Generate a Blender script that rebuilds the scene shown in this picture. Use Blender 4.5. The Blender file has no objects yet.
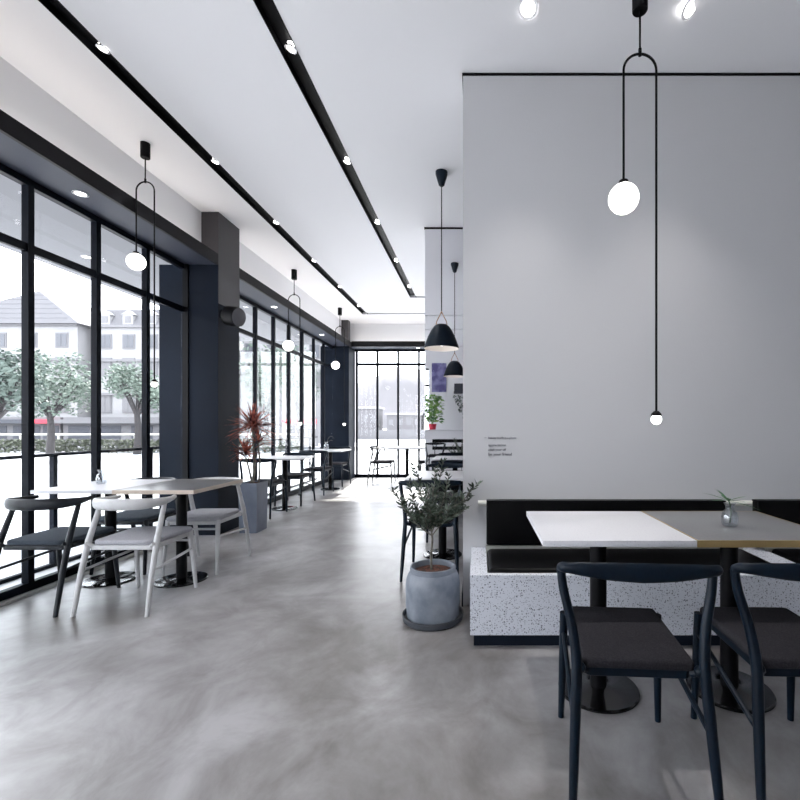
import bpy, bmesh, math, random
from mathutils import Vector, Matrix
random.seed(11)
S = bpy.context.scene
COL = S.collection
PI = math.pi
CH = 3.55            # ceiling height
GX = -3.24           # glass line on the left

# ------------------------------------------------------------------ materials
def mat(name, color, rough=0.5, metal=0.0, spec=0.5, bump=None, noise=None, emit=None, estr=1.0, coat=0.0, sheen=0.0):
    m = bpy.data.materials.new(name); m.use_nodes = True
    nt = m.node_tree; b = nt.nodes['Principled BSDF']
    b.inputs['Base Color'].default_value = (*color, 1)
    b.inputs['Roughness'].default_value = rough
    b.inputs['Metallic'].default_value = metal
    b.inputs['Specular IOR Level'].default_value = spec
    b.inputs['Coat Weight'].default_value = coat
    b.inputs['Sheen Weight'].default_value = sheen
    if emit:
        b.inputs['Emission Color'].default_value = (*emit, 1)
        b.inputs['Emission Strength'].default_value = estr
    tc = nt.nodes.new('ShaderNodeTexCoord')
    if noise:                                   # (scale, other colour, amount)
        sc, c2, lo, hi = noise
        n = nt.nodes.new('ShaderNodeTexNoise'); n.inputs['Scale'].default_value = sc; n.inputs['Detail'].default_value = 6
        r = nt.nodes.new('ShaderNodeValToRGB')
        r.color_ramp.elements[0].position = lo; r.color_ramp.elements[1].position = hi
        r.color_ramp.elements[0].color = (*color, 1); r.color_ramp.elements[1].color = (*c2, 1)
        nt.links.new(tc.outputs['Object'], n.inputs['Vector'])
        nt.links.new(n.outputs['Fac'], r.inputs['Fac']); nt.links.new(r.outputs['Color'], b.inputs['Base Color'])
    if bump:
        n = nt.nodes.new('ShaderNodeTexNoise'); n.inputs['Scale'].default_value = bump[0]; n.inputs['Detail'].default_value = 4
        bp = nt.nodes.new('ShaderNodeBump'); bp.inputs['Strength'].default_value = bump[1]; bp.inputs['Distance'].default_value = 0.01
        nt.links.new(tc.outputs['Object'], n.inputs['Vector'])
        nt.links.new(n.outputs['Fac'], bp.inputs['Height']); nt.links.new(bp.outputs['Normal'], b.inputs['Normal'])
    return m

M = {}
M['plaster'] = mat('plaster', (.80, .80, .815), .85, bump=(60, .03))
M['greywall'] = mat('grey_plaster', (.50, .50, .515), .8, bump=(40, .04))
M['ceil'] = mat('ceiling_paint', (.84, .84, .86), .9)
M['navy'] = mat('navy_metal', (.006, .009, .016), .6, spec=.08, noise=(1.5, (.008, .012, .021), .4, .6))
M['navysoft'] = mat('slate_paint', (.036, .041, .060), .6, spec=.2)
M['pillartop'] = mat('brown_grey_panel', (.045, .042, .046), .45, spec=.3)
M['fascia'] = mat('black_brown_beam', (.012, .0115, .0135), .55, spec=.12)
M['palewood'] = mat('pale_plywood', (.50, .42, .35), .5)
M['black'] = mat('black_metal', (.003, .003, .004), .45, spec=.1)
M['frame'] = mat('window_frame', (.0025, .004, .008), .5, spec=.08)
M['gloss'] = mat('black_gloss', (.004, .004, .005), .12)
M['bluewood'] = mat('dark_blue_wood', (.0022, .0065, .014), .42, spec=.18, noise=(30, (.003, .009, .018), .4, .65))
M['darkwood'] = mat('charcoal_wood', (.005, .007, .011), .4, spec=.28, noise=(30, (.008, .010, .015), .4, .65))
M['whitewood'] = mat('white_wood', (.50, .50, .51), .4, noise=(25, (.45, .45, .46), .4, .7))
M['darkfab'] = mat('charcoal_fabric', (.018, .017, .021), .9, bump=(400, .3), noise=(220, (.030, .029, .033), .4, .65), spec=.1)
M['bluefab'] = mat('slate_fabric', (.035, .045, .06), .9, bump=(400, .3), noise=(200, (.055, .066, .084), .4, .65), spec=.2)
M['greyfab'] = mat('light_grey_fabric', (.30, .30, .33), .9, bump=(400, .3), noise=(200, (.38, .38, .41), .4, .65), spec=.2)
M['leather'] = mat('black_leather', (.0025, .0025, .003), .4, bump=(120, .06), spec=.08)
M['brass'] = mat('brass_edge', (.52, .38, .17), .35, metal=.75)
M['steel'] = mat('pale_metal', (.62, .62, .58), .35, metal=.6)
M['pale'] = mat('pale_tube', (.78, .78, .72), .4)
M['darktop'] = mat('grey_laminate', (.14, .14, .145), .28, noise=(80, (.16, .16, .165), .4, .6))
M['whitetop'] = mat('white_laminate', (.66, .66, .68), .3)
M['concrete'] = mat('concrete_pot', (.11, .13, .165), .75, bump=(30, .2), noise=(7, (.22, .24, .275), .38, .68))
M['saucer'] = mat('dark_saucer', (.035, .04, .05), .6, noise=(12, (.055, .06, .07), .4, .7))
M['planter'] = mat('slate_planter', (.075, .088, .125), .55, noise=(6, (.10, .115, .155), .4, .65))
M['soil'] = mat('soil', (.05, .022, .014), .95, bump=(90, 1.0), noise=(70, (.16, .05, .03), .45, .65))
M['bark'] = mat('bark', (.10, .09, .075), .9, bump=(60, .5), noise=(30, (.2, .18, .15), .4, .7))
M['olive'] = mat('olive_leaf', (.022, .035, .022), .5, noise=(14, (.10, .13, .10), .42, .66))
M['redleaf'] = mat('red_leaf', (.05, .010, .018), .45, noise=(16, (.50, .13, .08), .42, .62))
M['greenleaf'] = mat('green_leaf', (.05, .20, .04), .5, noise=(5, (.35, .55, .12), .4, .65))
M['treeleaf'] = mat('tree_leaf', (.075, .105, .085), .7, noise=(.8, (.14, .18, .15), .35, .65))
M['treedark'] = mat('tree_leaf_dark', (.035, .055, .048), .7, noise=(.8, (.08, .11, .095), .35, .65))
M['hedge'] = mat('hedge_leaf', (.075, .09, .06), .8, noise=(1.2, (.13, .14, .11), .35, .65))
M['treebark'] = mat('tree_bark', (.03, .028, .03), .9)
M['purple'] = mat('purple_print', (.09, .08, .22), .7, noise=(5, (.24, .23, .42), .42, .62))
M['red'] = mat('red_paint', (.55, .03, .06), .5)
M['text'] = mat('grey_lettering', (.09, .09, .11), .7)
M['tan'] = mat('tan_leather', (.40, .20, .10), .55)
M['grille'] = mat('speaker_grille', (.06, .06, .07), .7, bump=(600, .4))
M['chrome'] = mat('chrome', (.75, .75, .77), .15, metal=1)
M['shadein'] = mat('shade_lining', (.85, .80, .76), .6)
M['globe'] = mat('opal_glass', (.9, .9, .9), .3, emit=(1, .97, .92), estr=2.6)
M['lamp'] = mat('lamp_face', (.9, .9, .9), .4, emit=(1, .98, .95), estr=5)
M['ground'] = mat('pale_paving', (.60, .605, .62), .8, noise=(.6, (.66, .665, .68), .4, .6))
M['road'] = mat('road', (.14, .145, .155), .85)
M['facade'] = mat('pale_facade', (.235, .235, .245), .85, noise=(.4, (.26, .26, .27), .4, .6))
M['facade2'] = mat('cornice', (.15, .15, .16), .85)
M['roof'] = mat('roof_tiles', (.105, .105, .115), .85)
M['wglass'] = mat('far_window', (.07, .075, .09), .3)
M['shopdark'] = mat('shop_front', (.035, .04, .055), .5)
M['hill'] = mat('hazy_hill', (.12, .118, .125), .95, noise=(.05, (.135, .13, .14), .4, .6))
M['canopy'] = mat('canopy_soffit', (.15, .155, .17), .8)
M['water'] = mat('clear_stem', (.55, .6, .55), .3)

def glass_mat(name, tint, ior=1.45, extra=0.0):
    m = bpy.data.materials.new(name); m.use_nodes = True
    nt = m.node_tree; nt.nodes.clear()
    o = nt.nodes.new('ShaderNodeOutputMaterial'); mx = nt.nodes.new('ShaderNodeMixShader')
    t = nt.nodes.new('ShaderNodeBsdfTransparent'); t.inputs[0].default_value = (*tint, 1)
    g = nt.nodes.new('ShaderNodeBsdfGlossy'); g.inputs['Roughness'].default_value = .0
    lw = nt.nodes.new('ShaderNodeLayerWeight'); lw.inputs['Blend'].default_value = .5
    p5 = nt.nodes.new('ShaderNodeMath'); p5.operation = 'POWER'; p5.inputs[1].default_value = 4.5
    f = nt.nodes.new('ShaderNodeMath'); f.operation = 'MULTIPLY_ADD'; f.inputs[1].default_value = .7; f.inputs[2].default_value = ((ior-1)/(ior+1))**2
    nt.links.new(lw.outputs['Facing'], p5.inputs[0]); nt.links.new(p5.outputs[0], f.inputs[0])
    nt.links.new(f.outputs[0], mx.inputs[0]); nt.links.new(t.outputs[0], mx.inputs[1]); nt.links.new(g.outputs[0], mx.inputs[2])
    nt.links.new(mx.outputs[0], o.inputs[0])
    return m
M['glass'] = glass_mat('window_glass', (.97, .98, .985), 1.25)
M['railglass'] = glass_mat('rail_glass', (.95, .97, .98), 1.3)
M['vase'] = glass_mat('vase_glass', (.84, .86, .88), 2.2)

def mirror_mat():
    m = bpy.data.materials.new('mirror'); m.use_nodes = True
    b = m.node_tree.nodes['Principled BSDF']
    b.inputs['Base Color'].default_value = (.80, .80, .83, 1); b.inputs['Metallic'].default_value = 1; b.inputs['Roughness'].default_value = .015
    return m
M['mirror'] = mirror_mat()

def terrazzo():
    m = mat('terrazzo', (.5, .52, .58), .55); nt = m.node_tree; b = nt.nodes['Principled BSDF']
    tc = nt.nodes.new('ShaderNodeTexCoord')
    prev = None
    base = (.62, .64, .70, 1)
    for sc, th, c in ((75, .27, (.08, .09, .12, 1)), (130, .30, (.16, .17, .22, 1)), (105, .27, (.30, .31, .36, 1))):
        v = nt.nodes.new('ShaderNodeTexVoronoi'); v.inputs['Scale'].default_value = sc
        n = nt.nodes.new('ShaderNodeTexNoise'); n.inputs['Scale'].default_value = sc * .8
        ad = nt.nodes.new('ShaderNodeMath'); ad.operation = 'MULTIPLY_ADD'; ad.inputs[1].default_value = .35; 
        nt.links.new(tc.outputs['Object'], v.inputs['Vector']); nt.links.new(tc.outputs['Object'], n.inputs['Vector'])
        nt.links.new(n.outputs['Fac'], ad.inputs[0]); nt.links.new(v.outputs['Distance'], ad.inputs[2])
        lt = nt.nodes.new('ShaderNodeMath'); lt.operation = 'LESS_THAN'; lt.inputs[1].default_value = th + .17
        nt.links.new(ad.outputs[0], lt.inputs[0])
        # only some cells carry a chip
        sp = nt.nodes.new('ShaderNodeSeparateColor'); nt.links.new(v.outputs['Color'], sp.inputs[0])
        g2 = nt.nodes.new('ShaderNodeMath'); g2.operation = 'GREATER_THAN'; g2.inputs[1].default_value = .55
        nt.links.new(sp.outputs[0], g2.inputs[0])
        ml = nt.nodes.new('ShaderNodeMath'); ml.operation = 'MULTIPLY'
        nt.links.new(lt.outputs[0], ml.inputs[0]); nt.links.new(g2.outputs[0], ml.inputs[1])
        mx = nt.nodes.new('ShaderNodeMix'); mx.data_type = 'RGBA'
        nt.links.new(ml.outputs[0], mx.inputs['Factor'])
        if prev is None: mx.inputs['A'].default_value = base
        else: nt.links.new(prev, mx.inputs['A'])
        mx.inputs['B'].default_value = c
        prev = mx.outputs['Result']
    nt.links.new(prev, b.inputs['Base Color'])
    return m
M['terrazzo'] = terrazzo()
M['whiteterrazzo'] = mat('white_terrazzo', (.62, .62, .65), .42, noise=(160, (.48, .48, .53), .60, .66))

def floor_mat():
    m = mat('polished_concrete', (.3, .3, .31), .3, spec=.75); nt = m.node_tree; b = nt.nodes['Principled BSDF']
    tc = nt.nodes.new('ShaderNodeTexCoord')
    def noise(s, d, stretch=(1, 1, 1), dist=0.0):
        mp = nt.nodes.new('ShaderNodeMapping'); mp.inputs['Scale'].default_value = stretch; mp.inputs['Rotation'].default_value = (0, 0, .35)
        nt.links.new(tc.outputs['Object'], mp.inputs[0])
        n = nt.nodes.new('ShaderNodeTexNoise'); n.inputs['Scale'].default_value = s; n.inputs['Detail'].default_value = d; n.inputs['Distortion'].default_value = dist
        n.inputs['Roughness'].default_value = .62
        nt.links.new(mp.outputs[0], n.inputs['Vector']); return n
    a = noise(.8, 8, (1, .9, 1), .5); r = nt.nodes.new('ShaderNodeValToRGB')
    r.color_ramp.elements[0].position = .38; r.color_ramp.elements[0].color = (.150, .139, .135, 1)
    r.color_ramp.elements[1].position = .60; r.color_ramp.elements[1].color = (.345, .34, .35, 1)
    nt.links.new(a.outputs['Fac'], r.inputs['Fac'])
    c = noise(3.2, 10, (1, .8, 1), .6); r2 = nt.nodes.new('ShaderNodeValToRGB')
    r2.color_ramp.elements[0].position = .33; r2.color_ramp.elements[0].color = (.62, .595, .575, 1)
    r2.color_ramp.elements[1].position = .62; r2.color_ramp.elements[1].color = (1.1, 1.1, 1.1, 1)
    nt.links.new(c.outputs['Fac'], r2.inputs['Fac'])
    mx = nt.nodes.new('ShaderNodeMix'); mx.data_type = 'RGBA'; mx.blend_type = 'MULTIPLY'; mx.inputs['Factor'].default_value = 1
    nt.links.new(r.outputs['Color'], mx.inputs['A']); nt.links.new(r2.outputs['Color'], mx.inputs['B'])
    nt.links.new(mx.outputs['Result'], b.inputs['Base Color'])
    rr = nt.nodes.new('ShaderNodeMapRange'); rr.inputs['To Min'].default_value = .285; rr.inputs['To Max'].default_value = .36
    nt.links.new(c.outputs['Fac'], rr.inputs['Value']); nt.links.new(rr.outputs[0], b.inputs['Roughness'])
    return m
M['floor'] = floor_mat()

# ------------------------------------------------------------------ geometry helpers
def box(bm, x0, x1, y0, y1, z0, z1, bev=0.0):
    b2 = bmesh.new()
    bmesh.ops.create_cube(b2, size=1)
    bmesh.ops.scale(b2, vec=(abs(x1-x0), abs(y1-y0), abs(z1-z0)), verts=b2.verts)
    bmesh.ops.translate(b2, vec=((x0+x1)/2, (y0+y1)/2, (z0+z1)/2), verts=b2.verts)
    if bev: bmesh.ops.bevel(b2, geom=b2.edges[:], offset=bev, segments=3, affect='EDGES', profile=.5)
    merge(bm, b2)
def merge(bm, b2, mtx=None):
    if mtx: bmesh.ops.transform(b2, matrix=mtx, verts=b2.verts)
    me = bpy.data.meshes.new('tmp'); b2.to_mesh(me); b2.free(); bm.from_mesh(me); bpy.data.meshes.remove(me)
def spline(pts, n=6):
    P = [Vector(p) for p in pts]
    out = []
    for i in range(len(P)-1):
        p0 = P[i-1] if i else P[0]*2-P[1]; p1 = P[i]; p2 = P[i+1]; p3 = P[i+2] if i+2 < len(P) else P[-1]*2-P[-2]
        for k in range(n):
            t = k/n
            out.append(.5*((2*p1)+(p2-p0)*t+(2*p0-5*p1+4*p2-p3)*t*t+(3*p1-p0-3*p2+p3)*t**3))
    out.append(P[-1]); return out
def tube(bm, pts, r, n=10, up=None, rz=None):
    """sweep an ellipse: r = half width, rz = half height along `up`"""
    pts = [Vector(p) for p in pts]; N = len(pts)
    rs = r if isinstance(r, (list, tuple)) else [r]*N
    if len(rs) != N:
        L = len(rs)-1; rs = [rs[min(int(i/(N-1)*L), L-1)]*(1-(i/(N-1)*L-min(int(i/(N-1)*L), L-1))) + rs[min(int(i/(N-1)*L), L-1)+1]*(i/(N-1)*L-min(int(i/(N-1)*L), L-1)) for i in range(N)]
    rzs = rs if rz is None else rz
    if len(rzs) != N:
        L = len(rzs)-1; rzs = [rzs[min(int(i/(N-1)*L), L-1)]*(1-(i/(N-1)*L-min(int(i/(N-1)*L), L-1))) + rzs[min(int(i/(N-1)*L), L-1)+1]*(i/(N-1)*L-min(int(i/(N-1)*L), L-1)) for i in range(N)]
    rings = []; prev = None
    for i, p in enumerate(pts):
        t = (pts[min(i+1, N-1)]-pts[max(i-1, 0)]).normalized()
        if up is not None: s = t.cross(Vector(up)).normalized()
        else:
            if prev is None:
                a = Vector((0, 0, 1)) if abs(t.z) < .9 else Vector((1, 0, 0)); s = t.cross(a).normalized()
            else: s = (prev-t*prev.dot(t)).normalized()
        prev = s; u = s.cross(t).normalized()
        rings.append([bm.verts.new(p+s*math.cos(2*PI*k/n)*rs[i]+u*math.sin(2*PI*k/n)*rzs[i]) for k in range(n)])
    for a, b in zip(rings, rings[1:]):
        for k in range(n): bm.faces.new((a[k], a[(k+1) % n], b[(k+1) % n], b[k]))
    bm.faces.new(rings[0][::-1]); bm.faces.new(rings[-1])
def lathe(bm, prof, c=(0, 0, 0), n=32, close=True):
    rings = []
    for r, z in prof:
        if r < 1e-6: rings.append([bm.verts.new((c[0], c[1], c[2]+z))])
        else: rings.append([bm.verts.new((c[0]+r*math.cos(2*PI*k/n), c[1]+r*math.sin(2*PI*k/n), c[2]+z)) for k in range(n)])
    for a, b in zip(rings, rings[1:]):
        for k in range(n):
            if len(a) == 1 and len(b) == 1: break
            if len(a) == 1: bm.faces.new((a[0], b[(k+1) % n], b[k]))
            elif len(b) == 1: bm.faces.new((a[k], a[(k+1) % n], b[0]))
            else: bm.faces.new((a[k], a[(k+1) % n], b[(k+1) % n], b[k]))
    if close:
        if len(rings[0]) > 1: bm.faces.new(rings[0][::-1])
        if len(rings[-1]) > 1: bm.faces.new(rings[-1])
def slab(bm, outline, z0, z1, bev=0.0, seg=3):
    b2 = bmesh.new()
    vs = [b2.verts.new((x, y, z0)) for x, y in outline]
    f = b2.faces.new(vs)
    r = bmesh.ops.extrude_face_region(b2, geom=[f])
    bmesh.ops.translate(b2, vec=(0, 0, z1-z0), verts=[v for v in r['geom'] if isinstance(v, bmesh.types.BMVert)])
    bmesh.ops.recalc_face_normals(b2, faces=b2.faces)
    if bev: bmesh.ops.bevel(b2, geom=[e for e in b2.edges if abs(e.verts[0].co.z-e.verts[1].co.z) < 1e-5], offset=bev, segments=seg, affect='EDGES', profile=.5)
    merge(bm, b2)
def rounded(x0, x1, y0, y1, r, n=6, taper=0.0):
    out = []
    for cx, cy, a0 in ((x1-r, y1-r, 0), (x0+r, y1-r, 90), (x0+r, y0+r, 180), (x1-r, y0+r, 270)):
        for k in range(n+1):
            a = math.radians(a0+90*k/n); x = cx+r*math.cos(a); y = cy+r*math.sin(a)
            t = (y-y0)/(y1-y0); out.append((x*(1+taper*(t-.5)), y))
    return out
def link(name, bm, m, parent=None, smooth=True, recalc=True):
    if recalc: bmesh.ops.recalc_face_normals(bm, faces=bm.faces)
    me = bpy.data.meshes.new(name); bm.to_mesh(me); bm.free()
    me.materials.append(M[m])
    if smooth:
        for p in me.polygons: p.use_smooth = True
        me.set_sharp_from_angle(angle=math.radians(38))
    o = bpy.data.objects.new(name, me); COL.objects.link(o)
    if parent: o.parent = parent
    return o
def empty(name, loc=(0, 0, 0), rz=0):
    o = bpy.data.objects.new(name, None); COL.objects.link(o); o.location = loc; o.rotation_euler = (0, 0, rz); o.empty_display_size = .1
    return o
def tag(o, label, cat, group=None, kind=None):
    o['label'] = label; o['category'] = cat
    if group: o['group'] = group
    if kind: o['kind'] = kind
    return o
def struct(o, label=None):
    o['kind'] = 'structure'
    if label: o['label'] = label
    return o
def sbox(name, m, *a, parent=None, bev=0, label=None):
    bm = bmesh.new(); box(bm, *a, bev=bev); o = link(name, bm, m, parent)
    if not parent: struct(o, label)
    return o
def pbox(name, m, parent, *a, bev=0):
    bm = bmesh.new(); box(bm, *a, bev=bev); return link(name, bm, m, parent)
def dup(src, loc, rz, label, group=None):
    r = src.copy(); COL.objects.link(r); r.location = loc; r.rotation_euler = (0, 0, rz); r['label'] = label
    if group: r['group'] = group
    for ch in list(src.children):
        c = ch.copy(); COL.objects.link(c); c.parent = r
        for g in list(ch.children):
            d = g.copy(); COL.objects.link(d); d.parent = c
    return r

# ------------------------------------------------------------------ room shell
YB, YF, XR = -2.6, 10.56, 4.0
sbox('floor', 'floor', GX-.06, XR, YB, YF, -.12, 0)
# ceiling: slab around the recessed slots
X1a, X1b, X2a, X2b = -2.427, -2.318, -1.241, -1.131
Yt1, Yt2 = 9.36, 8.14       # far cross runs
Yn2, Yn1 = 1.03, -.38       # near cross runs
W = .105
bm = bmesh.new()
xs = [-3.2, X1a, X1b, X2a, X2b, XR]; ys = [YB, Yn1, Yn1+W, Yn2, Yn2+W, Yt2, Yt2+W, Yt1, Yt1+W, YF+.1]
for i in range(5):
    for j in range(9):
        slot = (i == 1 and 1 <= j <= 7) or (i == 3 and 3 <= j <= 5) or (i >= 2 and j in (1, 7)) or (i >= 4 and j in (3, 5))
        if not slot: box(bm, xs[i], xs[i+1], ys[j], ys[j+1], CH, CH+.14)
struct(link('ceiling', bm, 'ceil', smooth=False))
def channel(name, runs):
    bm = bmesh.new()
    for (x0, x1, y0, y1) in runs: box(bm, x0, x1, y0, y1, CH+.045, CH+.16)
    struct(link(name, bm, 'black', smooth=False), 'black recessed lighting channel in the white ceiling')
    # side linings
channel('trim_1', [(X1a, X1b, Yn1, Yt1+W), (X1b, XR, Yt1, Yt1+W), (X1b, XR, Yn1, Yn1+W)])
channel('trim_2', [(X2a, X2b, Yn2, Yt2+W), (X2b, XR, Yt2, Yt2+W), (X2b, XR, Yn2, Yn2+W)])
bm = bmesh.new()
for x in (X1a, X1b-.004): box(bm, x, x+.004, Yn1, Yt1+W, CH-.002, CH+.05)
for x in (X2a, X2b-.004): box(bm, x, x+.004, Yn2, Yt2+W, CH-.002, CH+.05)
struct(link('trim_3', bm, 'black', smooth=False), 'thin black lining of the ceiling channels')

# left side: white upper wall, dark beam, soffit
sbox('wall_left', 'plaster', -3.2, -3.036, YB, YF+.1, 3.0, CH)
sbox('trim_4', 'fascia', -2.875, -2.85, YB, 10.16, 2.97, 3.09, label='black beam fascia over the left windows')
sbox('trim_5', 'navysoft', GX-.05, -2.875, YB, YF, 2.972, 3.0, label='slate soffit over the left windows')
sbox('trim_6', 'fascia', -2.85, -.63, 10.135, 10.16, 2.99, 3.11, label='black beam fascia over the far windows')
sbox('trim_7', 'navysoft', -2.875, -.63, 10.16, YF, 2.99, 3.02, label='slate soffit over the far windows')
sbox('wall_far', 'plaster', -3.036, -.63, 10.35, 10.5, 3.02, CH)
# warm LED strips lying in the trough behind the beams
M['led'] = mat('led_strip', (.9, .88, .84), .5, emit=(1, .93, .86), estr=9)
for i, (a, b) in enumerate(((YB, 4.9), (5.4, 9.95))):
    bm = bmesh.new(); box(bm, -2.99, -2.95, a+.05, b, 3.001, 3.012); tag(link('led_strip', bm, 'led'), ('warm light strip hidden behind the left beam, before the first pillar', 'warm light strip hidden behind the left beam, beyond the first pillar')[i], 'light strip')
bm = bmesh.new(); box(bm, -2.85, -.66, 10.25, 10.28, 3.021, 3.032); tag(link('led_strip', bm, 'led'), 'warm light strip hidden behind the beam over the far windows', 'light strip')
# pillars
bm = bmesh.new(); box(bm, -3.5, -2.852, 4.94, 5.37, 0, 2.972)
struct(link('pillar', bm, 'navy'), 'navy clad pillar between the two left window bays')
sbox('trim_8', 'pillartop', -3.036, -2.848, 4.938, 5.372, 2.972, CH, label='dark box above the first navy pillar')
bm = bmesh.new(); box(bm, -3.5, -2.87, 10.0, 10.5, 0, 2.972)
struct(link('pillar', bm, 'navy'), 'navy clad corner pillar at the far left')
sbox('trim_9', 'pillartop', -3.03, -2.88, 9.98, 10.14, 3.09, CH, label='dark box above the far corner pillar')
# cladding joints on the pillar front
sbox('trim_14', 'pillartop', -2.852, -2.846, 4.938, 5.372, 2.55, 2.972, label='dark grey panel on the pillar side above the speaker')
bm = bmesh.new(); box(bm, -3.235, -3.175, 4.925, 4.94, 0, 2.972)
struct(link('trim_10', bm, 'black'), 'black joint strip on the pillar front')
# right: bench wall, mirror wall
sbox('wall_middle', 'greywall', -.10, XR, 3.0, 3.29, 0, 3.535, label='grey wall behind the terrazzo bench')
bm = bmesh.new(); box(bm, -.106, XR, 2.994, 3.296, 3.535, CH); struct(link('trim_11', bm, 'black'), 'black shadow gap above the grey wall')
sbox('baseboard_middle', 'navy', -.108, -.0995, 2.99, 3.30, 0, .09)
sbox('wall_core', 'greywall', -.63, XR, 5.345, 10.6, 0, 3.535)
bm = bmesh.new(); box(bm, -.636, XR, 5.32, 5.36, 3.535, CH); struct(link('trim_12', bm, 'black'), 'black shadow gap above the mirrored wall')
mw = sbox('mirror_wall', 'mirror', -.628, XR, 5.33, 5.344, .0, 3.533, label='floor to ceiling mirror on the wall beyond the grey wall')
sbox('wall_right', 'greywall', XR, XR+.1, YB, YF, 0, CH)
# wall behind the camera, with a shop entrance window
bm = bmesh.new()
box(bm, -1.45, XR, YB-.1, YB, 0, CH); box(bm, GX, -1.45, YB-.1, YB, 2.9, CH)
struct(link('wall_back', bm, 'plaster'))

# ------------------------------------------------------------------ windows
def window(name, label, axis, a0, a1, mull, pos, top, trans, mw_=.05, th=.05):
    """axis 'y': glass runs along Y at X = pos; axis 'x': along X at Y = pos"""
    w = empty(name); struct(w, label)
    def bx(n, m, s0, s1, d0, d1, z0, z1, par=w):
        if axis == 'y': return pbox(n, m, par, d0, d1, s0, s1, z0, z1)
        return pbox(n, m, par, s0, s1, d0, d1, z0, z1)
    h = th/2
    bx('sill', 'frame', a0, a1, pos-h, pos+h, 0.0, .075)
    bx('head', 'frame', a0, a1, pos-h, pos+h, top-.05, top)
    ms = sorted(mull)
    for c in ms: bx('mullion', 'frame', c-mw_/2, c+mw_/2, pos-h, pos+h, .075, top-.05)
    edges = [a0]+ms+[a1]
    for s0, s1 in zip(edges, edges[1:]):
        if s1-s0 > .12:
            bx('transom', 'frame', s0+(mw_/2 if s0 in ms else 0), s1-(mw_/2 if s1 in ms else 0), pos-h*.6, pos+h*.6, trans-.03, trans+.03)
            bx('pane', 'glass', s0+.01, s1-.01, pos-.003, pos+.003, .05, top-.03)
    return w
window('window_1', 'full height dark framed windows along the left, nearest bay', 'y', YB, 4.925, [3.24, 3.817, 4.39]+[2.66-.577*k for k in range(9)], GX, 2.972, 2.48, .045)
window('window_2', 'full height dark framed windows along the left, beyond the pillar', 'y', 5.375, 10.0, [5.96+.58*k for k in range(7)], GX, 2.972, 2.50, .045)
window('window_3', 'full height dark framed windows at the far end', 'x', -2.87, -.635, [-2.83, -2.35, -1.865, -1.38, -.895], 10.52, 2.99, 2.64, .045)
window('window_4', 'entrance windows in the wall behind', 'x', GX, -1.45, [-2.6, -2.0], YB-.05, 2.9, 2.4, .06)
sbox('trim_13', 'steel', GX+.038, GX+.075, YB, 4.92, 0, .022, label='pale metal strip along the foot of the left windows')

# ------------------------------------------------------------------ spotlights in the channels and ceiling
def spot_thing(name, label, cat, group, loc, r, tilt, lamp='lamp', ring='chrome', depth=.03, rot=None):
    t = empty(name, loc); tag(t, label, cat, group)
    bm = bmesh.new(); lathe(bm, [(r, -.002), (r, .006), (r*.8, .006), (r*.72, -.002)], n=28, close=False)
    a = link('ring', bm, ring, t)
    bm = bmesh.new(); lathe(bm, [(0, -.0015), (r*.74, -.0015), (r*.74, depth), (0, depth)], n=24)
    b = link('lens', bm, lamp, t)
    t.rotation_euler = tilt
    return t
k = 0
pl = ['nearest', 'second', 'third', 'fourth', 'fifth', 'farthest']
sp1 = spot_thing('spotlight', 'nearest small round spotlight in the left ceiling channel', 'spotlight', 'spotlights in the left ceiling channel', (-2.335, 2.80, CH-.004), .036, (.0, .25, 0))
for i in range(1, 6):
    dup(sp1, (-2.335, 2.80+1.2*i, CH-.004), 0, '%s small round spotlight in the left ceiling channel' % pl[i])['group'] = 'spotlights in the left ceiling channel'
for o in [o for o in COL.objects if o.name.startswith('spotlight')]: o.rotation_euler = (0, .25, 0)
for i in range(5):
    o = dup(sp1, (-1.165, 2.80+1.2*i, CH-.004), 0, '%s small round spotlight in the ceiling channel nearer the grey wall' % (pl[i] if i < 4 else 'farthest'), 'spotlights in the right ceiling channel')
    o.rotation_euler = (0, .25, 0)
dl = spot_thing('downlight', 'round white ceiling spotlight left of the large pendant canopy', 'downlight', 'round spotlights before the grey wall', (.28, 2.52, CH-.012), .056, (-.35, .1, 0), ring='ceil')
dl2 = dup(dl, (1.19, 2.52, CH-.012), 0, 'round white ceiling spotlight right of the large pendant canopy'); dl2.rotation_euler = (-.35, -.55, 0)
sd = spot_thing('downlight', 'downlight in the dark soffit above the left table, nearest of the soffit row', 'downlight', 'downlights in the left soffit', (-3.03, 3.43, 2.969), .05, (0, 0, 0), ring='ceil')
for y, lb in ((6.69, 'downlight in the dark soffit just past the first pillar'), (8.73, 'downlight in the dark soffit close to the far corner pillar')):
    dup(sd, (-3.03, y, 2.969), 0, lb)
dup(sd, (-1.37, 10.3, 2.987), 0, 'small downlight in the far soffit over the far windows', 'downlights in the far soffit')

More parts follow.
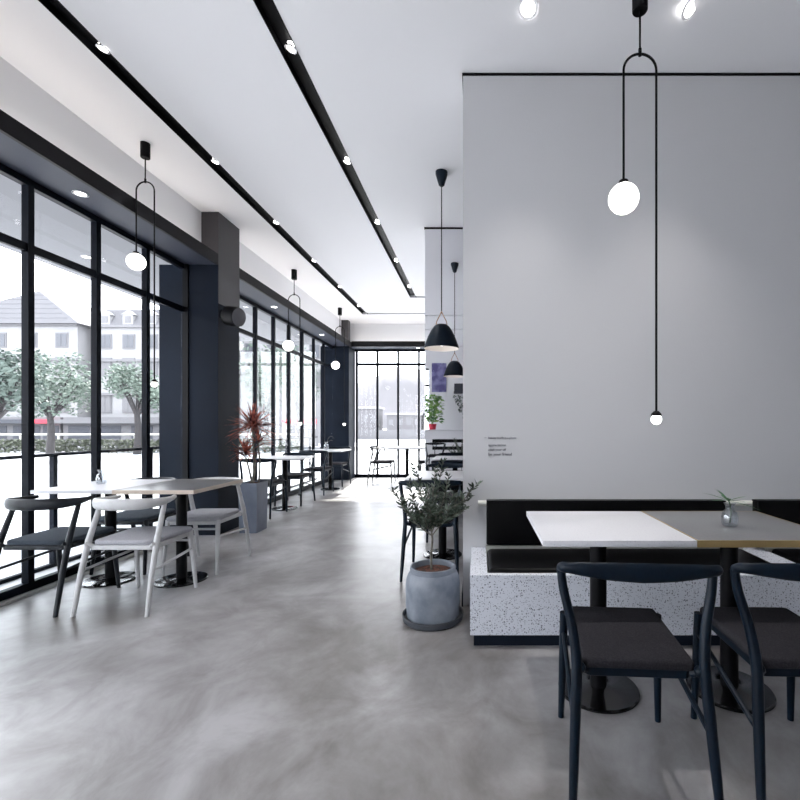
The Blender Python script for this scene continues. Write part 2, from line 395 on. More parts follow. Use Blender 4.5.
# ------------------------------------------------------------------ arch pendants with opal globe
def arch_pendant(label, x, y, s):
    t = empty('arch_pendant', (x, y, CH)); tag(t, label, 'pendant lamp', 'black arch pendants with opal globes')
    R = .087*s; top = -.37*s; r = .0065*s
    bm = bmesh.new(); lathe(bm, [(0, 0), (.04*s, 0), (.04*s, -.138*s), (.037*s, -.143*s), (0, -.143*s)], n=28); link('canopy', bm, 'black', t)
    bm = bmesh.new(); tube(bm, [(0, 0, -.14*s), (0, 0, top+.002)], .0055*s, 8)
    lathe(bm, [(0, top+.03*s), (.009*s, top+.028*s), (.009*s, top-.01*s), (0, top-.012*s)], n=12); link('stem', bm, 'black', t)
    gz = -.37*s-.77*s                     # globe centre
    pts = [(-R, 0, gz+.09*s), (-R, 0, top-R)]
    for i in range(1, 16):
        a = PI-PI*i/16; pts.append((R*math.cos(a), 0, top-R+R*math.sin(a)))
    pts += [(R, 0, top-R), (R, 0, top-1.905*s)]
    bm = bmesh.new(); tube(bm, pts, r, 8); link('arch_rod', bm, 'black', t)
    bm = bmesh.new(); lathe(bm, [(0, gz+.097*s), (.024*s, gz+.095*s), (.026*s, gz+.078*s), (0, gz+.076*s)], c=(-R, 0, 0), n=16); link('globe_cap', bm, 'black', t)
    bm = bmesh.new(); bmesh.ops.create_uvsphere(bm, u_segments=32, v_segments=20, radius=.079*s); bmesh.ops.translate(bm, vec=(-R, 0, gz), verts=bm.verts); link('globe', bm, 'globe', t)
    bm = bmesh.new(); lathe(bm, [(0, top-1.90*s), (.012*s, top-1.9*s), (.026*s, top-1.915*s), (.028*s, top-1.925*s), (0, top-1.926*s)], c=(R, 0, 0), n=18); link('bulb_cap', bm, 'black', t)
    bm = bmesh.new(); bmesh.ops.create_uvsphere(bm, u_segments=20, v_segments=14, radius=.028*s); bmesh.ops.translate(bm, vec=(R, 0, top-1.945*s), verts=bm.verts); link('bulb', bm, 'globe', t)
    return t
arch_pendant('large black arch pendant hanging in front of the grey wall', .862, 2.395, 1.0)
arch_pendant('black arch pendant above the left table before the first pillar', -2.765, 3.74, .865)
arch_pendant('middle black arch pendant in the left row, just past the first pillar', -2.77, 6.78, 1.0)
arch_pendant('farthest black arch pendant, beside the far corner pillar', -2.75, 8.96, 1.0)

# black cone pendant with tan strap
t = empty('cone_pendant', (-.337, 4.16, CH)); tag(t, 'black dome pendant with tan leather strap above the middle table', 'pendant lamp')
bm = bmesh.new(); lathe(bm, [(0, 0), (.056, -.002), (.056, -.025), (.026, -.125), (.014, -.135), (0, -.135)], n=28); link('canopy', bm, 'bluewood', t)
bm = bmesh.new(); tube(bm, [(0, 0, -.13), (0, 0, -1.31)], .0045, 8); link('cord', bm, 'black', t)
rimz = -1.635
prof = [(.163, 0), (.155, .03), (.125, .11), (.095, .17), (.07, .205), (.045, .222), (0, .228)]
bm = bmesh.new(); lathe(bm, [(r, z+rimz) for r, z in prof]+[(0, rimz+.222), (.043, rimz+.216), (.067, rimz+.20), (.092, rimz+.165), (.122, rimz+.105), (.152, rimz+.026), (.160, rimz)], n=40, close=False)
sh = link('shade', bm, 'bluewood', t)
bm = bmesh.new(); lathe(bm, [(.1595, rimz-.001), (.150, rimz+.026), (.120, rimz+.105), (.09, rimz+.165), (0, rimz+.205)], n=40, close=False); link('shade_lining', bm, 'shadein', sh)
for s in (-1, 1):
    bm = bmesh.new(); tube(bm, spline([(s*.05, 0, rimz+.215), (s*.045, 0, rimz+.25), (s*.02, 0, rimz+.30), (0, 0, rimz+.345)]), .004, 6, up=(0, 1, 0), rz=[.012]*19); link('strap', bm, 'tan', t)
bm = bmesh.new(); bmesh.ops.create_uvsphere(bm, u_segments=20, v_segments=14, radius=.045); bmesh.ops.translate(bm, vec=(0, 0, rimz+.07), verts=bm.verts); link('bulb', bm, 'globe', t)

# ------------------------------------------------------------------ wall speaker on the pillar
t = empty('wall_speaker', (-2.85, 5.03, 2.44)); tag(t, 'black cylindrical wall speaker with grey grille on the first pillar', 'speaker')
rot = Matrix.Rotation(math.radians(-14), 4, 'Z') @ Matrix.Rotation(math.radians(90+10), 4, 'Y') @ Matrix.Scale(1.08, 4)
bm = bmesh.new(); b2 = bmesh.new(); lathe(b2, [(0, .03), (.06, .03), (.098, .07), (.102, .16), (.094, .20), (0, .20)], n=32); merge(bm, b2, rot); link('housing', bm, 'black', t)
bm = bmesh.new(); b2 = bmesh.new(); lathe(b2, [(.093, .199), (.09, .204), (.05, .214), (0, .217)], n=32); merge(bm, b2, rot); link('grille', bm, 'grille', t)
bm = bmesh.new(); box(bm, -.001, .012, -.05, .05, -.05, .05, .003); box(bm, .0, .06, -.015, .015, -.03, .01); link('bracket', bm, 'black', t)

# ------------------------------------------------------------------ chairs
def chair_bow(name, label, wood, fab, group):
    t = empty(name); tag(t, label, 'chair', group)
    # backrest: bowed band with round arm tips
    path = spline([(-.190, .045, .708), (-.212, -.02, .703), (-.215, -.12, .699), (-.14, -.205, .697), (0, -.235, .697), (.14, -.205, .697), (.215, -.12, .699), (.212, -.02, .703), (.190, .045, .708)], 5)
    bm = bmesh.new(); tube(bm, path, [.014, .016, .016, .013, .012, .013, .016, .016, .014], 12, up=(0, 0, 1), rz=[.013, .016, .027, .036, .038, .036, .027, .016, .013]); link('backrest', bm, wood, t)
    for s in (-1, 1):
        bm = bmesh.new(); tube(bm, [(s*.232, -.275, 0), (s*.228, -.225, .25), (s*.222, -.17, .46), (s*.213, -.085, .69)], [.013, .017, .019, .014], 10); link('leg', bm, wood, t)
        bm = bmesh.new(); tube(bm, [(s*.215, .245, 0), (s*.207, .225, .22), (s*.20, .205, .435)], [.012, .016, .018], 10); link('leg', bm, wood, t)
        bm = bmesh.new(); tube(bm, [(s*.228, -.235, .27), (s*.206, .222, .30)], .0095, 8); link('stretcher', bm, wood, t)
    bm = bmesh.new()
    slab(bm, rounded(-.205, .205, -.185, .215, .03, taper=-.06), .395, .425, .004)
    for s in (-1, 1): tube(bm, [(s*.222, -.20, .44), (s*.18, -.17, .415)], .012, 8)
    link('seat_frame', bm, wood, t)
    bm = bmesh.new(); slab(bm, rounded(-.205, .205, -.19, .238, .05, taper=.12), .425, .458, .013); link('seat', bm, fab, t)
    bm = bmesh.new(); tube(bm, [(-.20, .21, .36), (.20, .21, .36)], .009, 8); link('stretcher', bm, wood, t)
    return t
def chair_curve(name, label, wood, fab, group, wish=False):
    t = empty(name); tag(t, label, 'chair', group)
    path = spline([(-.240, -.150, .738), (-.239, -.180, .750), (-.218, -.203, .755), (-.11, -.222, .752), (0, -.228, .751), (.11, -.222, .752), (.218, -.203, .755), (.239, -.180, .750), (.240, -.150, .738)], 5)
    bm = bmesh.new(); tube(bm, path, [.013, .016, .016, .013, .012, .013, .016, .016, .013], 12, up=(0, 0, 1), rz=[.013, .016, .018, .027, .031, .027, .018, .016, .013]); link('backrest', bm, wood, t)
    for s in (-1, 1):
        bm = bmesh.new(); tube(bm, spline([(s*.219, -.262, 0), (s*.211, -.24, .15), (s*.202, -.215, .32), (s*.196, -.195, .45), (s*.207, -.175, .56), (s*.232, -.155, .67), (s*.240, -.150, .738)], 5), [.011, .015, .017, .017, .016, .015, .014], 10); link('leg', bm, wood, t)
        bm = bmesh.new(); tube(bm, [(s*.195, .245, 0), (s*.19, .235, .22), (s*.185, .225, .44)], [.012, .016, .017], 10); link('leg', bm, wood, t)
        bm = bmesh.new(); tube(bm, [(s*.204, -.215, .26), (s*.187, .23, .36)], .009, 8); link('stretcher', bm, wood, t)
        bm = bmesh.new(); tube(bm, [(s*.196, -.195, .445), (s*.165, -.17, .42)], .013, 8)
        b2 = bmesh.new(); bmesh.ops.create_uvsphere(b2, u_segments=12, v_segments=8, radius=.018); merge(bm, b2, Matrix.Translation((s*.184, -.187, .435))); link('seat_bracket', bm, wood, t)
    bm = bmesh.new(); slab(bm, rounded(-.165, .165, -.17, .22, .02), .40, .43, .004); link('seat_frame', bm, wood, t)
    bm = bmesh.new(); slab(bm, rounded(-.176, .176, -.185, .245, .02, taper=.02), .43, .462, .012); link('seat', bm, fab, t)
    if wish:
        bm = bmesh.new()
        for s in (-1, 1):
            tube(bm, spline([(s*.240, -.150, .738), (s*.262, -.05, .735), (s*.255, .03, .725)]), .013, 8, up=(0, 0, 1))
            tube(bm, spline([(s*.255, .02, .725), (s*.235, -.02, .62), (s*.19, -.10, .45)]), .011, 8)
        link('arm', bm, wood, t)
        bm = bmesh.new()
        tube(bm, [(0, -.17, .44), (0, -.20, .60)], .01, 8); tube(bm, [(0, -.20, .60), (-.06, -.225, .74)], .009, 8); tube(bm, [(0, -.20, .60), (.06, -.225, .74)], .009, 8)
        link('splat', bm, wood, t)
    return t
G = 'dining chairs'
# left table
cw = chair_bow('dining_chair', 'white framed chair with grey seat on the near side of the left table', 'whitewood', 'greyfab', 'white chairs at the left table')
cw.location = (-2.315, 3.105, 0)
dup(cw, (-2.33, 3.875, 0), PI+.03, 'white framed chair behind the left table, backing on the navy pillar')
cb = chair_bow('dining_chair', 'dark chair with slate seat nearest the left windows, on the near side of the table', 'darkwood', 'bluefab', 'dark chairs at the left table')
cb.location = (-2.885, 3.10, 0)
dup(cb, (-2.905, 3.875, 0), PI, 'dark chair beyond the left table, by the windows')
# right tables
cn = chair_curve('dining_chair', 'near black chair with curved back seen whole, at the white terrazzo table', 'bluewood', 'darkfab', 'near black chairs at the bench tables')
cn.location = (.52, 1.60, 0); cn.rotation_euler = (0, 0, -.07)
dup(cn, (1.075, 1.60, 0), -.03, 'near black chair cut by the right edge of the frame, at the brass edged table')
# middle table
dup(cn, (-.375, 3.73, 0), 0, 'dark chair just behind the potted olive tree', 'chairs at the middle table')
dup(cn, (-.33, 4.88, 0), PI, 'dark chair on the far side of the middle table, before the mirror', 'chairs at the middle table')
# window tables
g = 'dark chairs at the window tables'
dup(cn, (-2.88, 6.06, 0), -.05, 'dark chair just past the grey planter, near side of the window table', g)
dup(cn, (-2.84, 6.97, 0), PI, 'dark chair on the far side of the first window table past the pillar', g)
dup(cn, (-2.86, 8.02, 0), -.05, 'dark chair on the near side of the farthest window table', g)
dup(cn, (-2.86, 9.08, 0), PI, 'dark chair on the far side of the farthest window table, by the corner pillar', g)
ww = chair_curve('wishbone_chair', 'dark wishbone chair in profile at the far windows, left of the far table', 'darkwood', 'darkfab', 'wishbone chairs at the far table', True)
ww.location = (-2.06, 9.66, 0); ww.rotation_euler = (0, 0, -PI/2)
dup(ww, (-1.02, 9.66, 0), PI/2, 'dark wishbone chair right of the far table, half hidden by the mirrored wall')

# ------------------------------------------------------------------ tables
def table(name, label, group, x, y, w, d, top='whitetop', edge=None, basexy=(0, 0), r=.18, tthick=.025):
    t = empty(name, (x, y, 0)); tag(t, label, 'table', group)
    z1 = .75
    if edge:
        bm = bmesh.new(); box(bm, -w/2+.003, w/2-.003, -d/2+.003, d/2-.003, z1-tthick, z1, .001); link('tabletop', bm, top, t)
        bm = bmesh.new()
        for a in ((-w/2, w/2, -d/2, -d/2+.004), (-w/2, w/2, d/2-.004, d/2), (-w/2, -w/2+.004, -d/2+.004, d/2-.004), (w/2-.004, w/2, -d/2+.004, d/2-.004)): box(bm, *a, z1-tthick-.002, z1+.0005)
        link('edge_band', bm, edge, t)
    else:
        bm = bmesh.new(); box(bm, -w/2, w/2, -d/2, d/2, z1-tthick, z1, .002); link('tabletop', bm, top, t)
    bx, by = basexy
    bm = bmesh.new(); box(bm, bx-.16, bx+.16, by-.16, by+.16, z1-tthick-.012, z1-tthick); box(bm, -w/2+.03, w/2-.03, by-.02, by+.02, z1-tthick-.022, z1-tthick); link('mounting_plate', bm, 'black', t)
    bm = bmesh.new(); lathe(bm, [(.037, .012), (.037, z1-tthick-.01)], c=(bx, by, 0), n=24); link('pedestal', bm, 'black', t)
    bm = bmesh.new(); lathe(bm, [(r, 0), (r, .008), (r-.005, .013), (.06, .014), (.045, .022), (0, .022)], c=(bx, by, 0), n=48); link('base', bm, 'gloss', t)
    return t
bt = 'square tables in front of the terrazzo bench'
table('dining_table', 'white terrazzo topped table in front of the bench', bt, .5585, 2.073, .606, .612, 'whiteterrazzo', None, (-.01, -.02))
table('dining_table', 'grey topped table with brass edge at the bench, carrying the glass vase', bt, 1.166, 2.073, .604, .612, 'darktop', 'brass', (-.02, -.02))
lt = 'square tables pushed together at the left windows'
table('dining_table', 'white topped table nearest the left windows, between the dark chairs', lt, -2.845, 3.475, .57, .66, 'whiteterrazzo', None, (-.02, .035))
table('dining_table', 'grey topped table with pale wood edge between the two white chairs', lt, -2.273, 3.475, .57, .66, 'darktop', 'palewood', (-.035, .03))
table('dining_table', 'white table behind the potted olive tree', None, -.33, 4.19, .60, .66, 'whitetop')
table('dining_table', 'white window table just past the grey planter', 'window tables beyond the pillar', -2.8, 6.52, .62, .62, 'whitetop', basexy=(.0, 0))
table('dining_table', 'white window table next to the far corner pillar', 'window tables beyond the pillar', -2.8, 8.53, .62, .62, 'whitetop')
table('dining_table', 'white table standing before the far windows', None, -1.52, 9.65, .86, .6, 'whitetop')

# ------------------------------------------------------------------ vases
def vase(label, loc, s, leaves, kind):
    t = empty('bud_vase', loc); tag(t, label, 'vase', 'small glass vases on tables'); t.scale = (1.4, 1.4, 1.25) if kind == 'sprig' else (1.35, 1.35, 1.35)
    bm = bmesh.new(); lathe(bm, [(0, 0), (.020, 0), (.024, .006), (.025, .03), (.021, .05), (.012, .06), (.012, .068), (.018, .082), (.016, .082), (.010, .068), (.010, .06), (.019, .048), (.022, .03), (.020, .008), (0, .006)], n=24)
    bmesh.ops.scale(bm, vec=(s, s, s), verts=bm.verts); link('vessel', bm, 'vase', t)
    bm = bmesh.new()
    if kind == 'sprig':
        tube(bm, spline([(0, 0, .01), (.004, 0, .06), (-.005, .003, .10)]), .002, 6)
        for a, l, e in leaves: leaf(bm, Vector((-.003, .002, .088)), Vector((math.cos(a)*math.cos(e), math.sin(a)*math.cos(e), math.sin(e))), l, .012)
        link('sprig', bm, 'greenleafdark', t)
    else:
        tube(bm, spline([(0, 0, .01), (.005, 0, .08), (.03, 0, .16), (.07, 0, .19), (.11, 0, .155)]), .0018, 5)
        tube(bm, spline([(0, 0, .01), (.01, .02, .09), (.05, .03, .13), (.08, .03, .12)]), .0016, 5)
        link('sprig', bm, 'bark', t)
    return t
def leaf(bm, p, d, l, w, droop=0.15, roll=None):
    d = d.normalized(); s = d.cross(Vector((0, 0, 1)))
    if s.length < .05: s = Vector((1, 0, 0))
    s.normalize(); u = s.cross(d)
    if roll is not None: s = s*math.cos(roll)+u*math.sin(roll); u = s.cross(d)
    prev = None
    for tt, ww in ((0, .12), (.3, .9), (.6, .85), (.85, .4), (1, .02)):
        c = p+d*l*tt-Vector((0, 0, 1))*droop*l*tt*tt
        a = bm.verts.new(c-s*w/2*ww+u*w*.12*ww); m_ = bm.verts.new(c); b = bm.verts.new(c+s*w/2*ww+u*w*.12*ww)
        if prev: bm.faces.new((prev[0], prev[1], m_, a)); bm.faces.new((prev[1], prev[2], b, m_))
        prev = (a, m_, b)
M['greenleafdark'] = mat('dark_green_leaf', (.03, .10, .035), .5, noise=(20, (.07, .19, .07), .4, .6))
vase('small glass vase with green leaves on the brass edged table', (1.136, 2.03, .7505), 1.0, [(2.7, .085, .45), (3.3, .06, .2), (.2, .075, .05), (-.3, .06, .5), (1.5, .06, .4), (2.2, .06, .9), (4.3, .05, .5), (5.6, .09, -.1), (3.0, .07, .9)], 'sprig')
vase('small glass vase with a thin bent twig on the left table', (-2.93, 3.50, .7505), 1.0, None, 'twig')
vase('tiny vase on the farthest window table', (-2.9, 8.6, .7505), 1.3, None, 'twig')

# ------------------------------------------------------------------ terrazzo bench
t = empty('bench', (0, 0, 0)); tag(t, 'built-in terrazzo bench with black leather seat against the grey wall', 'bench')
bm = bmesh.new()
FX = -.043; Y0, Y1 = 2.43, 2.998; ZT = .393
box(bm, FX, 3.9, Y0, Y0+.04, .07, ZT)                       # front slab
box(bm, FX, FX+.095, Y0+.04, Y1, .07, ZT)                     # left arm
box(bm, 1.71, 1.87, Y0+.04, Y1, .07, ZT)                    # divider
box(bm, FX+.095, 1.71, Y0+.04, Y1, .07, .25); box(bm, 1.87, 3.9, Y0+.04, Y1, .07, .25)
link('body', bm, 'terrazzo', t, smooth=False)
bm = bmesh.new(); box(bm, FX+.02, 3.88, Y0+.03, Y1, 0, .07); link('plinth', bm, 'navy', t)
def cushion(x0, x1, y0, y1, z0, z1, nm='cushion', bev=.025):
    bm = bmesh.new(); box(bm, x0, x1, y0, y1, z0, z1, bev); return link(nm, bm, 'leather', t)
cushion(.06, 1.70, Y0+.045, 2.90, .25, .415); cushion(1.88, 3.88, Y0+.045, 2.90, .25, .415)
bm = bmesh.new(); box(bm, FX+.095, 1.71, 2.905, 2.935, .25, .425); box(bm, 1.87, 3.9, 2.905, 2.935, .25, .425); link('ledge', bm, 'steel', t)
for i, (a, b) in enumerate(((.055, 1.60), (1.80, 3.3))):
    t2 = empty('backrest_cushion', (a, 2.93, .43)); tag(t2, ('long black leather backrest hung on the grey wall, left of the pale rail end', 'black leather backrest on the grey wall at the right edge of the frame')[i], 'backrest', 'black leather bench backrests')
    bm = bmesh.new(); box(bm, 0, b-a, -.03, .03, 0, .285, .012); link('panel', bm, 'leather', t2)
    bm = bmesh.new(); box(bm, 0.0, b-a, -.031, .031, .279, .289, .003); link('top_binding', bm, 'black', t2)
bm = bmesh.new(); tube(bm, [(-.0, 0, 0), (3.5, 0, 0)], .018, 12)
o = link('hanging_rail', bm, 'pale', None); o.location = (0.0, 2.978, .69); tag(o, 'pale metal rail on the grey wall that carries the backrests', 'rail')

# lettering on the wall
def text_mesh(lines):
    bm = bmesh.new()
    for txt, x, z, size in lines:
        cu = bpy.data.curves.new('t', 'FONT'); cu.body = txt; cu.size = size; cu.extrude = .0008; cu.offset = .0002; cu.resolution_u = 2
        ob = bpy.data.objects.new('t', cu); COL.objects.link(ob)
        dg = bpy.context.evaluated_depsgraph_get(); me = bpy.data.meshes.new_from_object(ob.evaluated_get(dg))
        me.transform(Matrix.Translation((x, 0, z)) @ Matrix.Rotation(PI/2, 4, 'X')); bm.from_mesh(me)
        bpy.data.objects.remove(ob); bpy.data.meshes.remove(me)
    return bm
bm = text_mesh([('–', -.026, 0, .025), ('beauty is a fit is a photo', 0, 0, .0195), ('appreciation', 0, -.05, .024), ('adult your off', 0, -.08, .0215), ('be your friend', 0, -.112, .0275)])
o = link('wall_lettering', bm, 'text', None, smooth=False, recalc=False); o.location = (.068, 2.9985, 1.115); tag(o, 'four short lines of small grey lettering on the grey wall', 'lettering')

# ------------------------------------------------------------------ potted olive
t = empty('potted_olive', (-.28, 2.80, 0)); tag(t, 'olive tree in a round concrete pot beside the bench end', 'potted plant')
bm = bmesh.new(); lathe(bm, [(0, 0), (.172, 0), (.186, .012), (.190, .042), (.183, .044), (.176, .02), (0, .016)], n=48); link('saucer', bm, 'saucer', t)
bm = bmesh.new(); lathe(bm, [(0, .018), (.148, .018), (.160, .03), (.167, .10), (.168, .22), (.163, .262), (.150, .292), (.139, .302), (.142, .318), (.140, .332), (.130, .334), (.124, .326), (.124, .28), (0, .28)], n=48); link('pot', bm, 'concrete', t)
bm = bmesh.new(); lathe(bm, [(0, .305), (.05, .309), (.1, .304), (.125, .298)], n=32, close=False); link('soil', bm, 'soil', t)
bm = bmesh.new(); bl = bmesh.new()
trunk = spline([(-.01, 0, .29), (-.012, .01, .40), (-.004, 0, .50), (-.02, 0, .60), (-.015, .01, .68)], 6)
tube(bm, trunk, [.008, .0065, .006, .005], 8)
rnd = random.Random(4)
tips = [(-.28, -.05, .76), (-.25, .1, .66), (-.17, 0, .93), (-.13, -.1, .80), (-.22, -.12, .68), (-.04, .1, .88), (.0, -.08, .79), (.05, 0, .93), (.08, .1, .83), (.12, -.1, .75), (.17, .05, .72), (.26, -.02, .79), (.2, -.1, .66), (.1, -.18, .65), (-.06, -.2, .72), (-.1, .2, .75), (.05, .2, .7), (.02, -.1, .64), (-.15, -.06, .60), (.13, .02, .61), (-.08, -.15, .62), (.22, .06, .70), (-.2, .05, .80)]
for tip in tips:
    st = Vector(trunk[rnd.randint(12, 22)]); tp = Vector(tip)+Vector((.045 if tip[0] < 0 else .01, 0, .045)); mid = st.lerp(tp, .55)+Vector((rnd.uniform(-.02, .02), rnd.uniform(-.02, .02), -.035))
    pts = spline([st, mid, tp], 8); tube(bm, pts, [.004, .003, .0015], 5)
    for i, p in enumerate(pts[4:]):
        d = (pts[min(i+5, len(pts)-1)]-pts[i+3]).normalized()
        for k in range(4):
            a = rnd.uniform(0, 2*PI); side = Vector((math.cos(a), math.sin(a)*.9, rnd.uniform(-.2, .7)))
            leaf(bl, p+side*.002, (d*.7+side*.9), rnd.uniform(.03, .055), rnd.uniform(.010, .016), rnd.uniform(0, .2), rnd.uniform(-1.5, 1.5))
link('stem', bm, 'bark', t); link('foliage', bl, 'olive', t, recalc=False)

# ------------------------------------------------------------------ planter with red dracaena
t = empty('potted_dracaena', (-2.575, 5.16, 0)); tag(t, 'tall slate planter with a spiky red plant beside the first pillar', 'potted plant')
bm = bmesh.new()
def frustum(bm, w0, d0, z0, w1, d1, z1):
    a = [bm.verts.new((sx*w0/2, sy*d0/2, z0)) for sx, sy in ((-1, -1), (1, -1), (1, 1), (-1, 1))]
    b = [bm.verts.new((sx*w1/2, sy*d1/2, z1)) for sx, sy in ((-1, -1), (1, -1), (1, 1), (-1, 1))]
    bm.faces.new(a[::-1]); bm.faces.new(b)
    for k in range(4): bm.faces.new((a[k], a[(k+1) % 4], b[(k+1) % 4], b[k]))
b2 = bmesh.new(); frustum(b2, .19, .25, 0, .21, .27, .56)
topf = [f for f in b2.faces if f.calc_center_median().z > .55]
r = bmesh.ops.inset_region(b2, faces=topf, thickness=.014)
bmesh.ops.translate(b2, vec=(0, 0, -.03), verts=topf[0].verts)
merge(bm, b2); link('planter', bm, 'planter', t, smooth=False)
bm = bmesh.new(); box(bm, -.088, .088, -.118, .118, .52, .54); link('soil', bm, 'soil', t)
bm = bmesh.new()
s1 = spline([(.0, -.02, .53), (.02, -.01, .75), (-.0, 0, 1.0), (-.01, 0, 1.20)]); tube(bm, s1, [.018, .014, .012, .011], 8)
s2 = spline([(-.03, .03, .53), (-.06, .03, .68), (-.09, .0, .85)]); tube(bm, s2, [.013, .011, .009], 8)
s3 = spline([(.04, .04, .53), (.05, .05, .75), (.035, .04, 1.0)]); tube(bm, s3, [.012, .01, .009], 8)
link('stem', bm, 'bark', t)
bm = bmesh.new()
for c, n, l in (((-.01, 0, 1.20), 150, .34), ((-.095, 0, .88), 80, .24), ((.035, .04, 1.02), 50, .2)):
    for i in range(n):
        a = rnd.uniform(0, 2*PI); e = rnd.uniform(-.45, 1.45)
        ll = l*rnd.uniform(.75, 1.1)
        if c[0]+ll*math.cos(a)*math.cos(e) < -.25 and c[1]+ll*math.sin(a)*math.cos(e) < .24: ll = min(ll, (c[0]+.25)/max(.01, -math.cos(a)*math.cos(e)))
        if ll < .06: continue
        leaf(bm, Vector(c)+Vector((0, 0, rnd.uniform(-.05, .04))), Vector((math.cos(a)*math.cos(e), math.sin(a)*math.cos(e), math.sin(e))), ll, .017, rnd.uniform(.05, .3), rnd.uniform(-.6, .6))
link('foliage', bm, 'redleaf', t, recalc=False)

# ------------------------------------------------------------------ things behind the camera that the mirror shows
t = empty('service_counter', (-.75, -1.9, 0)); tag(t, 'white service counter with black bands, seen in the mirror', 'counter')
pbox('body', 'plaster', t, -.95, .95, -.25, .25, 0, 1.06); pbox('worktop', 'whitetop', t, -.98, .98, -.28, .30, 1.06, 1.10)
for z in (.55, .75): pbox('band', 'black', t, -.5, .96, .25, .262, z, z+.09)
bm = bmesh.new(); box(bm, -1.36, -.93, YB+.002, YB+.03, 2.2, 3.05); o = link('wall_hanging', bm, 'purple'); tag(o, 'purple printed hanging seen in the mirror', 'wall hanging')
t = empty('potted_plant', (-1.28, -1.95, 1.10)); tag(t, 'leafy green potted plant seen in the mirror', 'potted plant')
bm = bmesh.new(); lathe(bm, [(0, 0), (.09, 0), (.12, .16), (.105, .16), (.1, .13), (0, .13)], n=24); link('pot', bm, 'red', t)
bm = bmesh.new()
for i in range(420):
    a = rnd.uniform(0, 2*PI); rr = rnd.uniform(0, .26); z = rnd.uniform(.2, .95)
    leaf(bm, Vector((rr*math.cos(a), rr*math.sin(a), z)), Vector((math.cos(a), math.sin(a), rnd.uniform(-.2, .8))), .12, .06, .3, rnd.uniform(-1, 1))
for i in range(7): tube(bm, [(0, 0, .1), (.16*math.cos(i*.9), .16*math.sin(i*.9), .8)], .006, 5)
link('foliage', bm, 'greenleaf', t, recalc=False)
t = empty('wall_shelf', (.05, YB, 2.15)); tag(t, 'dark wall shelf with trailing plants seen in the mirror', 'shelf')
pbox('board', 'shopdark', t, -.75, 1.3, .0, .28, 0, .05); pbox('back_board', 'shopdark', t, -.75, 1.3, .0, .03, .05, .30)
bm = bmesh.new()
for i in range(240):
    x = rnd.uniform(-.72, .4); z = -rnd.uniform(0, .75)*abs(math.sin(x*4.1))-.0
    leaf(bm, Vector((x, .2+rnd.uniform(-.06, .06), z)), Vector((rnd.uniform(-1, 1), rnd.uniform(-1, 1), -.5)), .09, .045, .3, rnd.uniform(-1, 1))
o = link('trailing_plant', bm, 'treedark', None, recalc=False); o.location = (.05, YB, 2.14); tag(o, 'trailing plant hanging from the dark shelf seen in the mirror', 'plant')
st = dup(ww, (-1.1, -.98, 0), PI, 'dark wishbone chair at the counter seen in the mirror', 'chairs at the counter')
st.location.z = 0

# ------------------------------------------------------------------ outside
sbox('ground', 'ground', -120, 80, -40, 320, -.3, -.13)
bm = bmesh.new(); box(bm, -9.0, GX-.06, -8, 22, -.13, -.01); struct(link('terrace', bm, 'ground'), 'pale paved terrace outside the left windows')
bm = bmesh.new(); box(bm, -9.0, 8, 10.6, 16, -.13, -.012); struct(link('terrace', bm, 'ground'), 'pale paved terrace outside the far windows')
bm = bmesh.new(); box(bm, -110, 60, 24.0, 28.0, -.13, -.11); struct(link('road', bm, 'road'), 'grey street beyond the hedge')
bm = bmesh.new(); box(bm, -5.0, GX-.05, -6, 10.4, 3.08, 3.3); struct(link('canopy', bm, 'canopy'), 'grey exterior canopy over the left windows')
o = dup(sd, (-4.35, 5.0, 3.077), 0, 'downlight under the outdoor canopy past the left glass', 'outdoor canopy lights')
# glass balustrade outside
t = empty('balustrade', (-3.66, 0, -.01)); tag(t, 'dark metal and glass balustrade on the terrace outside the left windows', 'balustrade')
ps = [2.74, 3.88, 5.02, 6.2, 7.4, 8.6, 9.8]
for y in ps: pbox('post', 'navy', t, -.02, .02, y-.02, y+.02, 0, .95)
pbox('top_rail', 'navy', t, -.025, .025, 1.5, 10.2, .95, .975); pbox('bottom_rail', 'navy', t, -.02, .02, 1.5, 10.2, .0, .03)
for a, b in zip([1.5]+ps, ps): pbox('glass_panel', 'railglass', t, -.004, .004, a+.05, b-.05, .06, .93)

